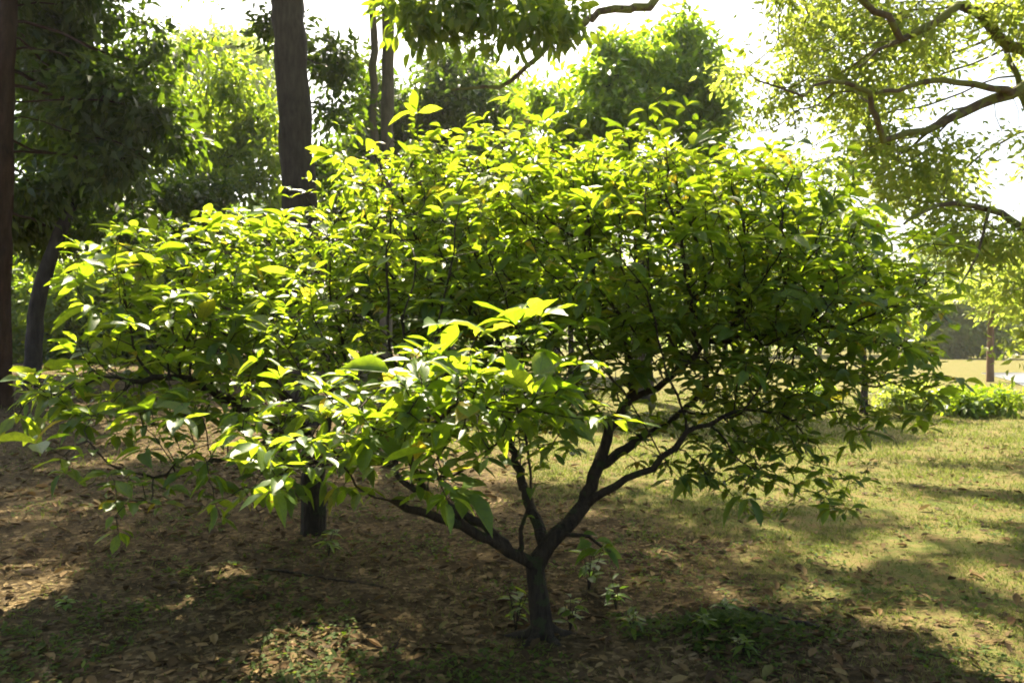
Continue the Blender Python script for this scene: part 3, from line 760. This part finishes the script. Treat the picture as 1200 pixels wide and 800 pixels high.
def grass():
    X, Y = scatter(330000, 2.2, 24)
    l = lawn(X, Y); den = np.clip(.10 + 1.0 * l, 0, 1) * (.15 + 1.0 * sstep(.35, .65, n2(X, Y, 2.6, 2)) * (.4 + .6 * n2(X, Y, 9, 4)))
    k = rng.random(len(X)) < den; X, Y = X[k], Y[k]; n = len(X)
    h = (.015 + .04 * rng.random(n) ** 3) * np.clip(Y / 6, 1, 2.0); wd = .0026 * np.clip(Y / 3.5, 1, 4)
    a = rng.random(n) * 6.28; d = np.stack([np.cos(a), np.sin(a)], 1); b = rng.normal(0, .55, (n, 2))
    z = gz(X, Y) - .002
    p0 = np.stack([X - d[:, 0] * wd, Y - d[:, 1] * wd, z], 1); p1 = np.stack([X + d[:, 0] * wd, Y + d[:, 1] * wd, z], 1)
    p2 = np.stack([X + b[:, 0] * h, Y + b[:, 1] * h, z + h], 1)
    V = np.stack([p0, p1, p2], 1).reshape(-1, 3); T = np.arange(3 * n).reshape(-1, 3)
    o = link('grass', mesh('grass', V, [T], {'rnd': np.repeat(rng.random(n), 3)}), MAT['grass'], kind='stuff')
    tag(o, 'short patchy grass of the lawn', 'grass'); print('grass', n)
grass()

def ground_cover():
    """tiny broad-leaved weeds scattered through the litter, too many to count"""
    X, Y = scatter(10000, 2.3, 12)
    k = rng.random(len(X)) < sstep(.40, .62, n2(X, Y, 1.9, 12)) * (1 - .5 * lawn(X, Y)); X, Y = X[k], Y[k]; m = 5
    X = np.concatenate([X, rng.normal(1.12, .2, 420)]); Y = np.concatenate([Y, rng.normal(4.03, .15, 420)])   # thick on the low mound
    n = len(X) * m; X = np.repeat(X, m) + rng.normal(0, .02, n); Y = np.repeat(Y, m) + rng.normal(0, .02, n)
    s = .02 + .03 * rng.random(n) ** 2; a = rng.random(n) * 6.28
    d = np.stack([np.cos(a), np.sin(a), rng.uniform(.0, .7, n)], 1)
    pos = np.stack([X, Y, gz(X, Y) + .006 + .012 * rng.random(n)], 1)
    v, p, at = stamp(FLAT, pos, frames(d, rng.normal(0, .2, (n, 3)) + np.array([0, 0, 1])), s)
    o = link('ground_cover', mesh('ground_cover', v, p, at, True), MAT['weed_leaf'], kind='stuff'); tag(o, 'small green weeds creeping through the leaf litter', 'weeds')
ground_cover()

def weed(label, u, v, h, nst, leaf, mat, nl=5, spread=.5):
    b = G(u, v); b[2] = float(gz(b[0], b[1])) - .005
    t = thing('weed', label, 'plant', b, 'small plants round the forked trunk')
    for s in range(nst):
        a = rng.random() * 6.28; lean = np.array([math.cos(a), math.sin(a), 0]) * spread * h * rng.uniform(.3, 1)
        pts = np.array([b, b + lean * .35 + (0, 0, h * .5), b + lean + (0, 0, h * rng.uniform(.75, 1.05))]); pl = polyline(pts, h / 8)
        V, Q = tube(pl, np.linspace(.0035, .0015, len(pl)), 4); link('stem', mesh('stem', V - b, [Q], None, True), MAT['bark_bush'], t)
        for k in range(nl):
            q = pl[int(len(pl) * (.35 + .6 * k / max(1, nl - 1)))]; aa = a + k * 2.4
            d = np.array([[math.cos(aa), math.sin(aa), rng.uniform(-.1, .4)]]); rt = frames(d, np.array([[rng.normal(0, .2), rng.normal(0, .2), 1]]))
            o = link('leaf', shape_mesh('weed', BIG, int(rng.integers(0, 6)), mat), None, t); set_pose(o, q - b, rt[0], leaf * rng.uniform(.7, 1.2))
for args in (('leafy green sprout growing just left of the forked trunk', 604, 735, .20, 5, .075, 'bush_leaf'),
             ('bright green sprig beside the right limb of the forked trunk', 690, 690, .24, 4, .10, 'young_leaf'),
             ('leafy weed at the right foot of the forked trunk', 668, 738, .18, 4, .08, 'bush_leaf'),
             ('low weed with a sunlit yellow-green tip right of the trunk', 722, 712, .17, 3, .085, 'young_leaf'),
             ('tuft of weeds between trunk and low green mound', 742, 745, .12, 4, .07, 'bush_leaf'),
             ('small weed in front of the left bush trunk', 385, 650, .18, 4, .09, 'bush_leaf'),
             ('tiny seedling alone on the litter at the far left', 78, 715, .07, 3, .06, 'young_leaf'),
             ('small seedling on the litter left of centre', 222, 680, .07, 3, .055, 'mid_leaf'),
             ('leafy weed on top of the low green mound', 848, 728, .10, 5, .06, 'young_leaf'),
             ('low weed on the left flank of the low green mound', 826, 755, .08, 5, .06, 'bush_leaf'),
             ('low weed at the front of the low green mound', 872, 775, .08, 5, .06, 'bush_leaf')):
    weed(*args)

def twig(label, pts, r):
    p = np.array([G(u, v) for u, v in pts]); p[:, 2] = gz(p[:, 0], p[:, 1]) + r * .7
    pl = polyline(p, .03); pl = pl + rng.normal(0, r * .25, pl.shape); b = pl[0].copy()
    V, Q = tube(pl, np.linspace(r, r * .45, len(pl)), 6, .12)
    tag(link('fallen_twig', mesh('fallen_twig', V - b, [Q], None, True), MAT['bark_bush'], loc=b), label, 'twig', 'twigs fallen on the ground')
twig('long thin fallen twig under the left bush', [(300, 668), (340, 672), (400, 682), (450, 690)], .009)
twig('dark fallen stick beside the low green mound', [(878, 722), (905, 736), (935, 741), (960, 744)], .022)
twig('reddish fallen twig on the litter left of centre', [(250, 690), (290, 683), (310, 678)], .006)
twig('thin curved twig on the litter at the lower left', [(205, 702), (222, 696), (240, 700)], .005)
twig('fallen twig lying in the sun patch at the bottom', [(335, 742), (375, 736), (420, 740), (440, 738)], .007)
twig('thin fallen twig on the lawn at the bottom right', [(1062, 760), (1080, 770), (1110, 778)], .006)
twig('thin fallen twig in the dark shade left of the trunk', [(440, 760), (462, 762), (470, 745), (478, 742)], .005)

# ------------------------------------------------------------------ the hazy air
def haze():
    x0, x1, y0, y1, z0, z1 = -265, 265, -45, 275, -1.6, 17.5
    v = [(x, y, z) for z in (z0, z1) for y in (y0, y1) for x in (x0, x1)]
    q = [(0, 2, 3, 1), (4, 5, 7, 6), (0, 1, 5, 4), (2, 6, 7, 3), (0, 4, 6, 2), (1, 3, 7, 5)]
    m = M('haze'); pv = m.n('VolumePrincipled'); pv.inputs['Density'].default_value = HAZE
    pv.inputs['Color'].default_value = (.95, .95, .9, 1); pv.inputs['Anisotropy'].default_value = .55
    m.l(pv.outputs[0], m.out.inputs['Volume'])
    link('haze', mesh('haze', v, [np.array(q)]), m.m, kind='stuff')
    tag(C.objects['haze'], 'thin bright haze filling the sunlit air', 'haze')
HAZE = .00036
haze()
